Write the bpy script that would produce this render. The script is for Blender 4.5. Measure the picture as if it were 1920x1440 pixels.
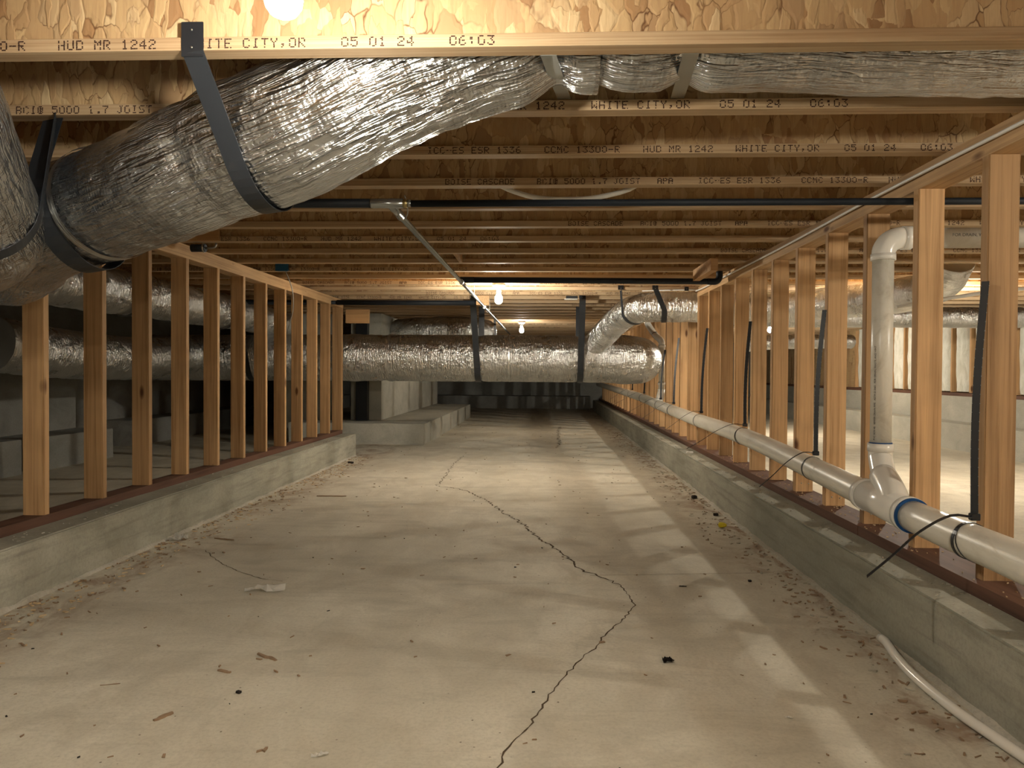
import bpy, bmesh, math, random
from mathutils import Vector, Matrix, noise
random.seed(7)
C = bpy.context.scene
COL = C.collection
for o in list(bpy.data.objects): bpy.data.objects.remove(o)

# ------------------------------------------------------------------ camera
H = .8635; yaw, pit, rol = .0428, .0167, .0061
R0 = Vector((math.cos(yaw), math.sin(yaw), 0))
F = Vector((-math.sin(yaw)*math.cos(pit), math.cos(yaw)*math.cos(pit), -math.sin(pit)))
U0 = R0.cross(F)
Rv = R0*math.cos(rol)+U0*math.sin(rol); Uv = -R0*math.sin(rol)+U0*math.cos(rol)
cam = bpy.data.objects.new('camera', bpy.data.cameras.new('camera')); COL.objects.link(cam)
cam.matrix_world = Matrix(((Rv.x, Uv.x, -F.x, 0), (Rv.y, Uv.y, -F.y, 0), (Rv.z, Uv.z, -F.z, H), (0, 0, 0, 1)))
cam.data.lens = 1400/1920*36; cam.data.sensor_width = 36; cam.data.clip_start = .02
C.camera = cam
# ------------------------------------------------------------------ world, exposure, lamp strengths
w = bpy.data.worlds.new('world'); C.world = w; w.use_nodes = True
w.node_tree.nodes['Background'].inputs[0].default_value = (.5, .6, .7, 1)
w.node_tree.nodes['Background'].inputs[1].default_value = .02
C.view_settings.view_transform = 'Standard'; C.view_settings.look = 'None'
C.view_settings.gamma = 1; C.view_settings.use_curve_mapping = False
C.view_settings.exposure = 2.3
LAMP_COL = (1, .92, .77)
LAMP = {'near': 170, 'mid': 260, 'far': 90, 'right': 540, 'behind': 260, 'fill_behindright': 620, 'rightnear': 380}  # the two behind keys power added, unseen fill lamps
try:
    C.cycles.max_bounces = 7; C.cycles.diffuse_bounces = 4; C.cycles.glossy_bounces = 3
    C.cycles.use_adaptive_sampling = True; C.cycles.adaptive_threshold = .035; C.cycles.adaptive_min_samples = 16; C.cycles.use_denoising = True
except Exception: pass

# ------------------------------------------------------------------ materials
def mat(name, col=(.5, .5, .5), rough=.6, metal=0., spec=.3):
    m = bpy.data.materials.new(name); m.use_nodes = True
    b = m.node_tree.nodes['Principled BSDF']
    b.inputs['Base Color'].default_value = (*col, 1); b.inputs['Roughness'].default_value = rough
    b.inputs['Metallic'].default_value = metal; b.inputs['Specular IOR Level'].default_value = spec
    return m
class N:
    def __init__(s, m): s.m = m; s.t = m.node_tree; s.b = s.t.nodes['Principled BSDF']
    def new(s, t, **k):
        n = s.t.nodes.new(t)
        for a, v in k.items(): setattr(n, a, v)
        return n
    def link(s, a, b): s.t.links.new(a, b)
    def coord(s, scale=(1, 1, 1), rot=(0, 0, 0), kind='Object', rnd=0., loc=(0, 0, 0)):
        tc = s.new('ShaderNodeTexCoord'); mp = s.new('ShaderNodeMapping')
        mp.inputs['Scale'].default_value = scale; mp.inputs['Rotation'].default_value = rot
        mp.inputs['Location'].default_value = loc
        src = tc.outputs[kind]
        if rnd:
            oi = s.new('ShaderNodeObjectInfo'); mu = s.new('ShaderNodeMath', operation='MULTIPLY'); mu.inputs[1].default_value = rnd
            s.link(oi.outputs['Random'], mu.inputs[0])
            ad = s.new('ShaderNodeVectorMath', operation='ADD'); s.link(src, ad.inputs[0]); s.link(mu.outputs[0], ad.inputs[1]); src = ad.outputs[0]
        s.link(src, mp.inputs['Vector']); return mp.outputs[0]
    def noise(s, vec, scale=1, detail=4, rough=.6, dist=0.):
        n = s.new('ShaderNodeTexNoise'); n.inputs['Scale'].default_value = scale; n.inputs['Detail'].default_value = detail
        n.inputs['Roughness'].default_value = rough; n.inputs['Distortion'].default_value = dist
        s.link(vec, n.inputs['Vector']); return n.outputs['Fac']
    def vor(s, vec, scale=1, feature='F1', out='Color', rnd=1.):
        n = s.new('ShaderNodeTexVoronoi', feature=feature); n.inputs['Scale'].default_value = scale
        n.inputs['Randomness'].default_value = rnd
        s.link(vec, n.inputs['Vector']); return n.outputs[out]
    def ramp(s, fac, stops, interp='LINEAR'):
        n = s.new('ShaderNodeValToRGB'); n.color_ramp.interpolation = interp
        e = n.color_ramp.elements
        while len(e) < len(stops): e.new(.5)
        for i, (p, c) in enumerate(stops):
            e[i].position = p; e[i].color = (*c, 1) if len(c) == 3 else c
        s.link(fac, n.inputs[0]); return n.outputs[0]
    def mix(s, fac, a, b, mode='MIX'):
        n = s.new('ShaderNodeMix', data_type='RGBA', blend_type=mode)
        for i, v in ((0, fac), (6, a), (7, b)):
            if hasattr(v, 'links'): s.link(v, n.inputs[i])
            elif i == 0: n.inputs[0].default_value = v
            else: n.inputs[i].default_value = (*v, 1)
        return n.outputs[2]
    def math(s, op, a, b=None, clamp=False):
        n = s.new('ShaderNodeMath', operation=op, use_clamp=clamp)
        for i, v in ((0, a), (1, b)):
            if v is None: continue
            if hasattr(v, 'links'): s.link(v, n.inputs[i])
            else: n.inputs[i].default_value = v
        return n.outputs[0]
    def bump(s, h, strength=.3, dist=.01, prev=None):
        n = s.new('ShaderNodeBump'); n.inputs['Strength'].default_value = strength; n.inputs['Distance'].default_value = dist
        s.link(h, n.inputs['Height'])
        if prev is not None: s.link(prev, n.inputs['Normal'])
        s.link(n.outputs[0], s.b.inputs['Normal']); return n.outputs[0]
    def col(s, c): s.link(c, s.b.inputs['Base Color'])

def wood(name, axis, c1, c2, knot=(.12, .05, .02), var=.35, fine=1.):
    m = mat(name, c1, .7); n = N(m)
    sc = [26*fine]*3; sc['XYZ'.index(axis)] = 1.1
    v = n.coord(tuple(sc), rnd=13.7)
    g = n.noise(v, 1, 6, .62, .6)
    c = n.ramp(g, [(.30, c2), (.48, c1), (.62, tuple(min(1, x*1.18) for x in c1)), (.75, c2)])
    sk = [7.5]*3; sk['XYZ'.index(axis)] = 2.6
    kd = n.vor(n.coord(tuple(sk), rnd=31.), 1, out='Distance')
    km = n.ramp(kd, [(.055, (1, 1, 1)), (.12, (0, 0, 0))])
    c = n.mix(km, c, knot)
    oi = n.new('ShaderNodeObjectInfo')
    tint = n.ramp(oi.outputs['Random'], [(0, (1-var, 1-var*1.1, 1-var*1.2)), (.5, (1, .97, .93)), (1, (1.0, 1.0, 1.0))])
    c = n.mix(1., c, tint, 'MULTIPLY')
    st = n.noise(n.coord((3, 3, 3), rnd=5.), 1, 3)
    c = n.mix(n.ramp(st, [(.5, (0, 0, 0)), (.8, (.35, .35, .35))]), c, tuple(x*.6 for x in c2))
    n.col(c); n.bump(g, .25, .002); return m
M = {}
M['stud'] = wood('stud_fir', 'Z', (.53, .335, .17), (.33, .185, .08), var=.34, fine=2.)
M['plate'] = wood('plate_fir', 'Y', (.52, .34, .18), (.36, .215, .10), var=.12, fine=2.)
M['sill'] = wood('treated_sill', 'Y', (.135, .068, .045), (.08, .04, .028), var=.1)
M['block'] = wood('block_fir', 'X', (.50, .30, .14), (.36, .19, .08), var=.2)

def lvl():
    m = mat('lvl_flange', (.6, .38, .18), .65); n = N(m)
    g = n.noise(n.coord((1.2, 90, 210), rnd=9.), 1, 5, .7, .3)
    g2 = n.noise(n.coord((3., 20, 20), rnd=3.), 1, 3)
    c = n.ramp(g, [(.28, (.33, .215, .12)), (.45, (.53, .385, .235)), (.6, (.64, .49, .32)), (.75, (.44, .30, .175))])
    c = n.mix(n.ramp(g2, [(.35, (0, 0, 0)), (.75, (.35, .35, .35))]), c, (.40, .21, .09))
    oi = n.new('ShaderNodeObjectInfo')
    c = n.mix(1., c, n.ramp(oi.outputs['Random'], [(0, (.86, .84, .80)), (1, (1, 1, 1))]), 'MULTIPLY')
    n.col(c); n.bump(g, .2, .001); return m
M['lvl'] = lvl()
def osb(name='osb', plane='XZ'):
    m = mat(name, (.6, .4, .2), .7, spec=.35); n = N(m)
    y = 0 if plane == 'XZ' else 1
    def layer(rot, sx, sz, off):
        sc = (sx, 1., sz) if plane == 'XZ' else (sx, sz, 1.)
        rt = (0, rot, 0) if plane == 'XZ' else (0, 0, rot)
        v = n.coord(sc, rt, rnd=17., loc=(off, off*.37, off*.7))
        w_ = n.new('ShaderNodeTexNoise'); w_.inputs['Scale'].default_value = 1.6; n.link(v, w_.inputs['Vector'])
        wm = n.new('ShaderNodeVectorMath', operation='SCALE'); n.link(w_.outputs['Color'], wm.inputs[0]); wm.inputs['Scale'].default_value = .5
        ad = n.new('ShaderNodeVectorMath', operation='ADD'); n.link(v, ad.inputs[0]); n.link(wm.outputs[0], ad.inputs[1])
        cell = n.vor(ad.outputs[0], 1, out='Color'); edge = n.vor(ad.outputs[0], 1, 'DISTANCE_TO_EDGE', 'Distance')
        sp = n.new('ShaderNodeSeparateColor'); n.link(cell, sp.inputs[0])
        return sp.outputs[0], sp.outputs[1], edge
    a, a2, ea = layer(.35, 17, 9, 0); b, b2, eb = layer(1.25, 24, 11, 3.1); c_, c2, ec = layer(-.8, 46, 15, 7.7)
    pal = [(.0, (.47, .30, .15)), (.3, (.59, .42, .22)), (.55, (.50, .33, .165)), (.8, (.68, .52, .30)), (.93, (.32, .175, .08)), (1, (.42, .255, .12))]
    ca, cb, cc = n.ramp(a, pal), n.ramp(b, pal), n.ramp(c_, pal)
    mb = n.math('GREATER_THAN', b2, .5); mc = n.math('GREATER_THAN', c2, .80)
    c = n.mix(mc, n.mix(mb, ca, cb), cc)
    e = n.mix(mc, n.mix(mb, ea, eb), ec)
    gr = n.noise(n.coord((95, 60, 9), (0, .35, 0)) if plane == 'XZ' else n.coord((60, 6, 60)), 1, 3, .7, .8)
    c = n.mix(n.ramp(gr, [(.42, (0, 0, 0)), (.72, (.6, .6, .6))]), c, (.40, .25, .13))
    br = n.noise(n.coord((9, 9, 9)), 1, 3)
    em = n.math('MULTIPLY', n.ramp(e, [(.0, (1, 1, 1)), (.032, (0, 0, 0))]), n.ramp(br, [(.44, (0, 0, 0)), (.62, (1, 1, 1))]))
    c = n.mix(em, c, (.13, .055, .02))
    n.col(c)
    h = n.math('ADD', n.ramp(e, [(0, (0, 0, 0)), (.12, (1, 1, 1))]), n.math('ADD', n.math('MULTIPLY', mb, .6), n.math('MULTIPLY', mc, .8)))
    n.bump(h, .5, .0025); return m
M['osb'] = osb(); M['osbf'] = osb('osb_subfloor', 'XY')

def concrete(name, base, dark, light, stain=None, floor=False, stripes=False):
    m = mat(name, base, .9, spec=.2); n = N(m)
    big = n.noise(n.coord((.9, .45, .9)), 1, 5, .6, .4)
    c = n.ramp(big, [(.30, dark), (.47, base), (.62, light), (.78, base)])
    mid = n.noise(n.coord((5.5, 3.2, 5)), 1, 6, .65, .8)
    c = n.mix(n.ramp(mid, [(.38, (.45, .45, .45)), (.55, (0, 0, 0))]), c, dark)
    fine = n.noise(n.coord((90, 90, 90)), 1, 3, .7)
    c = n.mix(n.ramp(fine, [(.35, (.22, .22, .22)), (.55, (0, 0, 0))]), c, tuple(x*.62 for x in dark))
    if floor:
        tr = n.noise(n.coord((1.1, 4.5, 1)), 1, 6, .7, 1.4)      # trowel and water marks running across the bay
        c = n.mix(n.ramp(tr, [(.50, (0, 0, 0)), (.66, (.32, .32, .32))]), c, tuple(x*.72 for x in dark))
        vo = n.vor(n.coord((26, 26, 26)), 1, out='Distance')
        sp = n.math('MULTIPLY', n.ramp(vo, [(.05, (1, 1, 1)), (.09, (0, 0, 0))]), n.ramp(n.noise(n.coord((2, 2, 2)), 1, 3), [(.48, (0, 0, 0)), (.6, (1, 1, 1))]))
        c = n.mix(sp, c, (.12, .09, .06))
    if stripes:
        s1 = n.noise(n.coord((2, 2.2, 26)), 1, 4, .6, .3)
        c = n.mix(n.ramp(s1, [(.48, (0, 0, 0)), (.68, (.4, .4, .4))]), c, tuple(x*.55 for x in dark))
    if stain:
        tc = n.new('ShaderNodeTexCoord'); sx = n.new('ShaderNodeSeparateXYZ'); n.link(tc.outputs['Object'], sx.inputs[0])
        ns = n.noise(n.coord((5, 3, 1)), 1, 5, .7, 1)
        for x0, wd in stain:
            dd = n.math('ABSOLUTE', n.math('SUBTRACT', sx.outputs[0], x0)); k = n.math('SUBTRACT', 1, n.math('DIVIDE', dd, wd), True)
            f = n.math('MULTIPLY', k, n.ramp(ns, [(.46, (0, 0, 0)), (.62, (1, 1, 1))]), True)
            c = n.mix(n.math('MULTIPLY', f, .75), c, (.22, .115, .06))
    n.col(c)
    b1 = n.bump(mid, .25, .006); n.bump(fine, .35, .0015, b1); return m
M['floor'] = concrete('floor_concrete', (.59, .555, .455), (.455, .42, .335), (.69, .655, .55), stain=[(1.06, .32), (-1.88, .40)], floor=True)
M['curb'] = concrete('curb_concrete', (.37, .36, .295), (.26, .255, .205), (.46, .445, .37), stripes=True)
M['wallc'] = concrete('wall_concrete', (.47, .46, .40), (.35, .34, .29), (.55, .54, .47))
M['wallshade'] = concrete('wall_concrete_shaded', (.30, .30, .28), (.22, .22, .20), (.36, .36, .34))  # wall concrete with the shade of left bay and back put into its colour
M['mortar'] = concrete('mortar', (.46, .43, .36), (.30, .27, .21), (.58, .55, .48))
M['crack'] = mat('crack_dark', (.10, .075, .05), .95, spec=.05)

def foil(name, tint=(.78, .785, .78), rough=.32, crink=.8, along=False):
    m = mat(name, tint, rough, 1.); n = N(m)
    uv = n.coord((1, 1, 1), kind='UV')
    a = n.noise(n.coord((62, 62, 1), kind='UV'), 1, 3, .6, .4)
    lo = n.noise(n.coord((13, 15, 1), kind='UV'), 1, 2, .5, .2)
    b = n.noise(n.coord((4.5, 46, 1) if along else (60, 7, 1), kind='UV'), 1, 3, .55, .35)
    b = n.math('POWER', n.math('SUBTRACT', 1, n.math('ABSOLUTE', n.math('SUBTRACT', n.math('MULTIPLY', b, 2), 1))), 5)
    wv = n.new('ShaderNodeTexWave', wave_type='BANDS', bands_direction='X'); wv.inputs['Scale'].default_value = 30; wv.inputs['Distortion'].default_value = 1.2; wv.inputs['Detail'].default_value = 1; n.link(uv, wv.inputs['Vector'])
    h = n.math('ADD', n.math('MULTIPLY', a, .0036*crink), n.math('MULTIPLY', lo, .013*crink))
    h = n.math('ADD', h, n.math('ADD', n.math('MULTIPLY', b, (.0052 if along else .0036)*crink), n.math('MULTIPLY', wv.outputs['Fac'], .0004)))
    n.bump(h, 1., 1.)
    dirt = n.noise(n.coord((5, 5, 1), kind='UV'), 1, 4)
    n.col(n.ramp(dirt, [(.3, tuple(x*.80 for x in tint)), (.7, tint)]))
    n.link(n.math('ADD', n.math('MULTIPLY', dirt, .18), rough-.08), n.b.inputs['Roughness'])
    return m
M['foil'] = foil('foil_jacket', tint=(.72, .745, .775), rough=.24, crink=1.15, along=True); M['foil3'] = foil('foil_jacket_ribbed', crink=1.6, rough=.28); M['foil2'] = foil('foil_jacket_smooth', crink=.45, rough=.33)
M['strap'] = mat('black_strapping', (.018, .021, .026), .42, spec=.5)
M['black'] = mat('black_plastic', (.016, .018, .022), .35, spec=.5)
M['rubber'] = mat('black_pipe_foam', (.014, .018, .024), .55, spec=.3)
def pvc():
    m = mat('white_pvc', (.66, .62, .52), .32, spec=.5); n = N(m)
    g = n.noise(n.coord((7, 2.0, 7)), 1, 5, .7, 1.2)
    n.col(n.ramp(g, [(.30, (.60, .56, .47)), (.45, (.74, .71, .62)), (.7, (.80, .77, .69))])); return m
M['pvc'] = pvc()
M['pvcfit'] = mat('white_pvc_fitting', (.82, .80, .74), .22, spec=.6)
M['primer'] = mat('blue_primer', (.012, .07, .22), .4)
M['galv'] = mat('galvanised_steel', (.42, .44, .42), .38, 1.)
M['greypipe'] = mat('grey_pipe', (.36, .38, .38), .22, .75)
M['brass'] = mat('brass', (.55, .45, .22), .35, 1.)
M['white'] = mat('white_plastic', (.75, .74, .70), .4)
M['porcelain'] = mat('white_lampholder', (.70, .70, .68), .35)
M['blue'] = mat('blue_box', (.015, .10, .22), .5)
M['paper'] = mat('paper_scrap', (.85, .83, .78), .9)
M['chip'] = mat('wood_chip', (.30, .205, .13), .9); M['chipl'] = mat('pale_wood_chip', (.60, .45, .27), .9)
M['darkchip'] = mat('dark_scrap', (.022, .018, .016), .8)
M['yellow'] = mat('yellow_plastic', (.72, .58, .03), .4)
M['ink'] = mat('printed_ink', (.045, .022, .018), .8, spec=.1)
M['inkp'] = mat('pipe_ink', (.10, .09, .08), .8)
M['kraft'] = mat('kraft_paper', (.40, .17, .07), .85)
def batt():
    m = mat('white_insulation', (.66, .67, .60), .95, spec=.05); n = N(m)
    g = n.noise(n.coord((9, 9, 4)), 1, 5, .7, .5)
    n.col(n.ramp(g, [(.3, (.52, .52, .44)), (.6, (.72, .72, .66))])); n.bump(g, .6, .02); return m
M['batt'] = batt()
def glow(name, strength):
    m = bpy.data.materials.new(name); m.use_nodes = True; t = m.node_tree; t.nodes.clear()
    e = t.nodes.new('ShaderNodeEmission'); o = t.nodes.new('ShaderNodeOutputMaterial')
    e.inputs[0].default_value = (*LAMP_COL, 1); e.inputs[1].default_value = strength
    t.links.new(e.outputs[0], o.inputs[0]); return m

# ------------------------------------------------------------------ helpers
def empty(name, loc=(0, 0, 0), label=None, cat=None, group=None, kind=None, rz=0.):
    o = bpy.data.objects.new(name, None); COL.objects.link(o); o.location = loc; o.rotation_euler = (0, 0, rz)
    return tag(o, label, cat, group, kind)
def tag(o, label=None, cat=None, group=None, kind=None):
    if label: o['label'] = label
    if cat: o['category'] = cat
    if group: o['group'] = group
    if kind: o['kind'] = kind
    return o
def obj(name, me, m, parent=None, loc=(0, 0, 0)):
    if isinstance(me, bmesh.types.BMesh):
        d = bpy.data.meshes.new(name); me.to_mesh(d); me.free(); me = d
    if m and not me.materials: me.materials.append(m)
    o = bpy.data.objects.new(name, me); COL.objects.link(o); o.location = loc
    if parent: o.parent = parent
    return o
def box(bm, x0, x1, y0, y1, z0, z1):
    v = [bm.verts.new(p) for p in ((x0, y0, z0), (x1, y0, z0), (x1, y1, z0), (x0, y1, z0), (x0, y0, z1), (x1, y0, z1), (x1, y1, z1), (x0, y1, z1))]
    for f in ((3, 2, 1, 0), (4, 5, 6, 7), (0, 1, 5, 4), (1, 2, 6, 5), (2, 3, 7, 6), (3, 0, 4, 7)): bm.faces.new([v[i] for i in f])
def boxo(name, m, parent, *b, bev=0.):
    """box with its origin at its own middle"""
    cx, cy, cz = (b[0]+b[1])/2, (b[2]+b[3])/2, (b[4]+b[5])/2
    bm = bmesh.new(); box(bm, b[0]-cx, b[1]-cx, b[2]-cy, b[3]-cy, b[4]-cz, b[5]-cz)
    if bev: bmesh.ops.bevel(bm, geom=bm.edges[:], offset=bev, segments=2, affect='EDGES')
    pl = parent.matrix_basis.translation if parent else Vector()
    return obj(name, bm, m, parent, Vector((cx, cy, cz))-pl)
def catmull(P, step=.02):
    P = [Vector(p) for p in P]; Q = [P[0]*2-P[1]]+P+[P[-1]*2-P[-2]]; out = []
    for i in range(1, len(Q)-2):
        a, b, c, d = Q[i-1:i+3]; k = max(2, int((c-b).length/step))
        for j in range(k):
            t = j/k; out.append(.5*((2*b)+(c-a)*t+(2*a-5*b+4*c-d)*t*t+(3*b-a-3*c+d)*t**3))
    out.append(P[-1]); return out
def tube(P, R, seg=16, step=.02, wr=0., lw=0., rf=None, smooth=True, curve=True, caps=True, seed=0., flat=None):
    """sweep a circle along P; wr / lw: size of cross and lengthwise wrinkles; rf(s, L): radius factor"""
    pts = catmull(P, step) if curve else [Vector(p) for p in P]
    n = len(pts); T = []
    for i in range(n): T.append((pts[min(i+1, n-1)]-pts[max(i-1, 0)]).normalized())
    nrm = Vector((0, 0, 1)) if abs(T[0].z) < .9 else Vector((1, 0, 0))
    nrm = (nrm-T[0]*nrm.dot(T[0])).normalized(); Ns = [nrm]
    for i in range(1, n):
        q = Ns[-1]-T[i]*Ns[-1].dot(T[i]); Ns.append(q.normalized())
    L = [0.]
    for i in range(1, n): L.append(L[-1]+(pts[i]-pts[i-1]).length)
    bm = bmesh.new(); uv = bm.loops.layers.uv.new('UVMap'); rings = []
    for i in range(n):
        B = T[i].cross(Ns[i]); r = R*(rf(L[i], L[-1]) if rf else 1); row = []
        for k in range(seg):
            a = 2*math.pi*k/seg; d = 0
            if wr or lw:
                ca, sa = math.cos(a), math.sin(a)
                d = wr*(noise.noise((L[i]*16+seed, ca*1.3, sa*1.3+seed))+.5*noise.noise((L[i]*38, ca*2.4+seed, sa*2.4)))
                d += lw*(noise.noise((L[i]*3.2+seed, ca*5.5, sa*5.5))+.5*noise.noise((L[i]*9+seed, ca*13, sa*13)))
            row.append(bm.verts.new(pts[i]+(Ns[i]*math.cos(a)+B*math.sin(a))*(r+d)))
        rings.append(row)
    for i in range(n-1):
        for k in range(seg):
            f = bm.faces.new((rings[i][k], rings[i][(k+1) % seg], rings[i+1][(k+1) % seg], rings[i+1][k])); f.smooth = smooth
            for lp, (s, kk) in zip(f.loops, ((L[i], k), (L[i], k+1), (L[i+1], k+1), (L[i+1], k))): lp[uv].uv = (s, kk/seg*2*math.pi*R)
    if caps:
        bm.faces.new(rings[0][::-1]); bm.faces.new(rings[-1])
    bmesh.ops.recalc_face_normals(bm, faces=bm.faces)
    return bm
def ribbon(P, W, t=.002, closed=False):
    """flat band: centre points P, width vectors W (half widths), thickness t"""
    n = len(P); bm = bmesh.new(); rows = []
    for i in range(n):
        T = (P[(i+1) % n if closed else min(i+1, n-1)]-P[i-1 if (i or closed) else 0]).normalized()
        w_ = W[i] if isinstance(W, list) else W; nn = T.cross(w_).normalized()*t*.5
        rows.append([bm.verts.new(P[i]+a) for a in (w_+nn, -w_+nn, -w_-nn, w_-nn)])
    for i in range(n if closed else n-1):
        a, b = rows[i], rows[(i+1) % n]
        for k in range(4): bm.faces.new((a[k], a[(k+1) % 4], b[(k+1) % 4], b[k]))
    if not closed: bm.faces.new(rows[0][::-1]); bm.faces.new(rows[-1])
    bmesh.ops.recalc_face_normals(bm, faces=bm.faces); return bm
def lathe(prof, seg=24, axis='Z'):
    bm = bmesh.new(); rows = []
    for r, z in prof: rows.append([bm.verts.new((r*math.cos(2*math.pi*k/seg), r*math.sin(2*math.pi*k/seg), z)) for k in range(seg)])
    for i in range(len(rows)-1):
        for k in range(seg):
            f = bm.faces.new((rows[i][k], rows[i][(k+1) % seg], rows[i+1][(k+1) % seg], rows[i+1][k])); f.smooth = True
    bm.faces.new(rows[0][::-1]); bm.faces.new(rows[-1]); bmesh.ops.recalc_face_normals(bm, faces=bm.faces)
    return bm

# ------------------------------------------------------------------ floor and concrete
JZ = 1.5755                      # underside of the joists
XL, XR = -2.044, 1.280           # aisle faces of the two stud walls
SP = .4064
floor = empty('floor', kind='structure')
bm = bmesh.new(); box(bm, -5.2, 5.3, -4.2, 18.6, -.1, 0)
obj('slab', bm, M['floor'], floor)
def crack(pts, w, jag=.012, seed=1):
    rnd = random.Random(seed); P = []
    for a, b in zip(pts, pts[1:]):
        k = max(2, int(math.dist(a, b)/.02))
        for j in range(k): t = j/k; P.append((a[0]+(b[0]-a[0])*t+rnd.uniform(-jag, jag)*(j > 0), a[1]+(b[1]-a[1])*t+rnd.uniform(-jag, jag)*.6*(j > 0)))
    P.append(pts[-1]); bm = bmesh.new(); prev = None
    for i, (x, y) in enumerate(P):
        q = P[min(i+1, len(P)-1)]; p = P[max(i-1, 0)]; d = Vector((q[0]-p[0], q[1]-p[1], 0)).normalized(); nn = Vector((-d.y, d.x, 0))*w*rnd.uniform(.25, .75)
        cur = [bm.verts.new(Vector((x, y, .0007))+nn), bm.verts.new(Vector((x, y, .0007))-nn)]
        if prev: bm.faces.new((prev[0], prev[1], cur[1], cur[0]))
        prev = cur
    return bm
CR = [(-0.096, 1.609), (-0.074, 1.703), (-0.039, 1.782), (-0.008, 1.882), (0.035, 2.029), (0.092, 2.179), (0.128, 2.272), (0.154, 2.309), (0.218, 2.479), (0.274, 2.588), (0.345, 2.77), (0.33, 2.937), (0.31, 3.046), (0.231, 3.161), (0.158, 3.285), (0.082, 3.572), (-0.022, 3.851), (-0.099, 4.181), (-0.219, 4.485), (-0.366, 4.937), (-0.529, 5.322), (-0.664, 5.483), (-0.804, 5.574)]
obj('crack', crack([(-.16, 1.40)]+CR[:13], .0040, .006), M['crack'], floor)
obj('crack', crack(CR[12:], .008, .014, 2), M['crack'], floor)
obj('crack', crack([(-0.804, 5.574), (-0.809, 6.028), (-0.837, 6.904), (-0.82, 7.566)], .006, .02, 3), M['crack'], floor)
obj('crack', crack([(-1.611, 3.488), (-1.482, 3.315), (-1.387, 3.209), (-1.294, 3.128), (-1.163, 3.029), (-1.062, 2.997)], .003, .006, 4), M['crack'], floor)
obj('crack', crack([(0.257, 11.767), (0.195, 10.264), (0.194, 9.105), (0.15, 8.464)], .010, .03, 5), M['crack'], floor)
for a, b in (((.2, 3.165), (1.0, 3.262)), ((-1.2, 5.42), (.98, 5.69))): obj('slab_joint', crack([a, b], .0025, .002, 6), M['crack'], floor)

def stem(parent, x0, x1, y0, y1, z1, m, name='concrete_curb', sub=14, rough=.004, edge=0.):
    bm = bmesh.new(); box(bm, x0, x1, y0, y1, 0, z1)
    n = int((y1-y0)/.12)
    bmesh.ops.bisect_plane  # keep faces even along the run
    for i in range(1, n):
        y = y0+(y1-y0)*i/n
        bmesh.ops.bisect_plane(bm, geom=bm.verts[:]+bm.edges[:]+bm.faces[:], plane_co=(0, y, 0), plane_no=(0, 1, 0))
    for v in bm.verts:
        if v.co.z > .01: v.co += Vector((rough*noise.noise(v.co*2.3), 0, rough*noise.noise(v.co*1.7+Vector((5, 5, 5)))))
    bmesh.ops.bevel(bm, geom=[e for e in bm.edges if all(v.co.z > z1-.02 for v in e.verts) and abs(e.verts[0].co.y-e.verts[1].co.y) > .01 and len(e.link_faces) == 2 and e.calc_face_angle(0) > 1], offset=.006, segments=2, affect='EDGES')
    return obj(name, bm, m, parent)
wl = empty('wall_left', kind='structure'); wr_ = empty('wall_right', kind='structure')
stem(wl, -2.16, -1.905, -4.19, 7.50, .2225, M['curb'])
stem(wr_, 1.108, 1.40, -4.19, 17.0, .2225, M['curb'])
def bead(parent, x, y0, y1, seed, side):
    rnd = random.Random(seed); bm = bmesh.new(); y = y0; rows = []
    while y < y1:
        w_ = .010+.016*abs(noise.noise((y*3, seed, 0)))+rnd.uniform(0, .006); h = .008+.012*abs(noise.noise((y*5, seed, 3)))
        rows.append([bm.verts.new((x-side*.004, y, h*1.6)), bm.verts.new((x+side*w_*.5, y, h+rnd.uniform(-.003, .003))), bm.verts.new((x+side*w_, y, -.001))])
        y += .018+.02*(y > 5)
    for a, b in zip(rows, rows[1:]):
        for k in range(2): bm.faces.new((a[k], a[k+1], b[k+1], b[k]))
    bmesh.ops.recalc_face_normals(bm, faces=bm.faces)
    return obj('mortar_bead', bm, M['mortar'], parent)
bead(wl, -1.905, .8, 7.5, 3, 1); bead(wr_, 1.108, 1.2, 12, 8, -1)

# ------------------------------------------------------------------ stud walls
def studmesh(nm, hgt, wx=.089, dy=.038):
    bm = bmesh.new(); box(bm, -wx/2, wx/2, -dy/2, dy/2, -hgt/2, hgt/2)
    bmesh.ops.bevel(bm, geom=[e for e in bm.edges if abs(e.verts[0].co.z-e.verts[1].co.z) > .1], offset=.003, segments=2, affect='EDGES')
    d = bpy.data.meshes.new(nm); bm.to_mesh(d); bm.free(); d.materials.append(M['stud']); return d
SZ0, SZ1 = .2625, 1.4985
sm = studmesh('stud', SZ1-SZ0)
nail = lathe([(.0035, 0), (.0035, .0015), (.0015, .003)], 8); nd = bpy.data.meshes.new('nail'); nail.to_mesh(nd); nail.free(); nd.materials.append(M['galv'])
def stud(parent, x, y, mesh=sm, zc=(SZ0+SZ1)/2, twist=None, nails=False):
    o = bpy.data.objects.new('stud', mesh); COL.objects.link(o); o.parent = parent; o.location = (x, y+.019, zc)
    o.rotation_euler = (0, 0, random.uniform(-.02, .02) if twist is None else twist)
    if nails:
        for dx in (-.014, .022):
            q = bpy.data.objects.new('nail', nd); COL.objects.link(q); q.parent = o
            q.location = (dx, -.019, -(SZ1-SZ0)/2+.035+random.uniform(0, .01)); q.rotation_euler = (math.pi/2, 0, 0)
for k in range(-16, 12): stud(wl, XL-.0445, 2.965+SP*k)
stud(wl, XL-.0445, 7.475, twist=0)
for k in range(-15, 36):
    y = 2.2227+SP*k
    stud(wr_, XR+.0445, y, nails=-1 <= k <= 4)
stud(wr_, XR+.0445, 6.25, twist=0); stud(wr_, XR+.0445, 11.1, twist=0)
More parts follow.
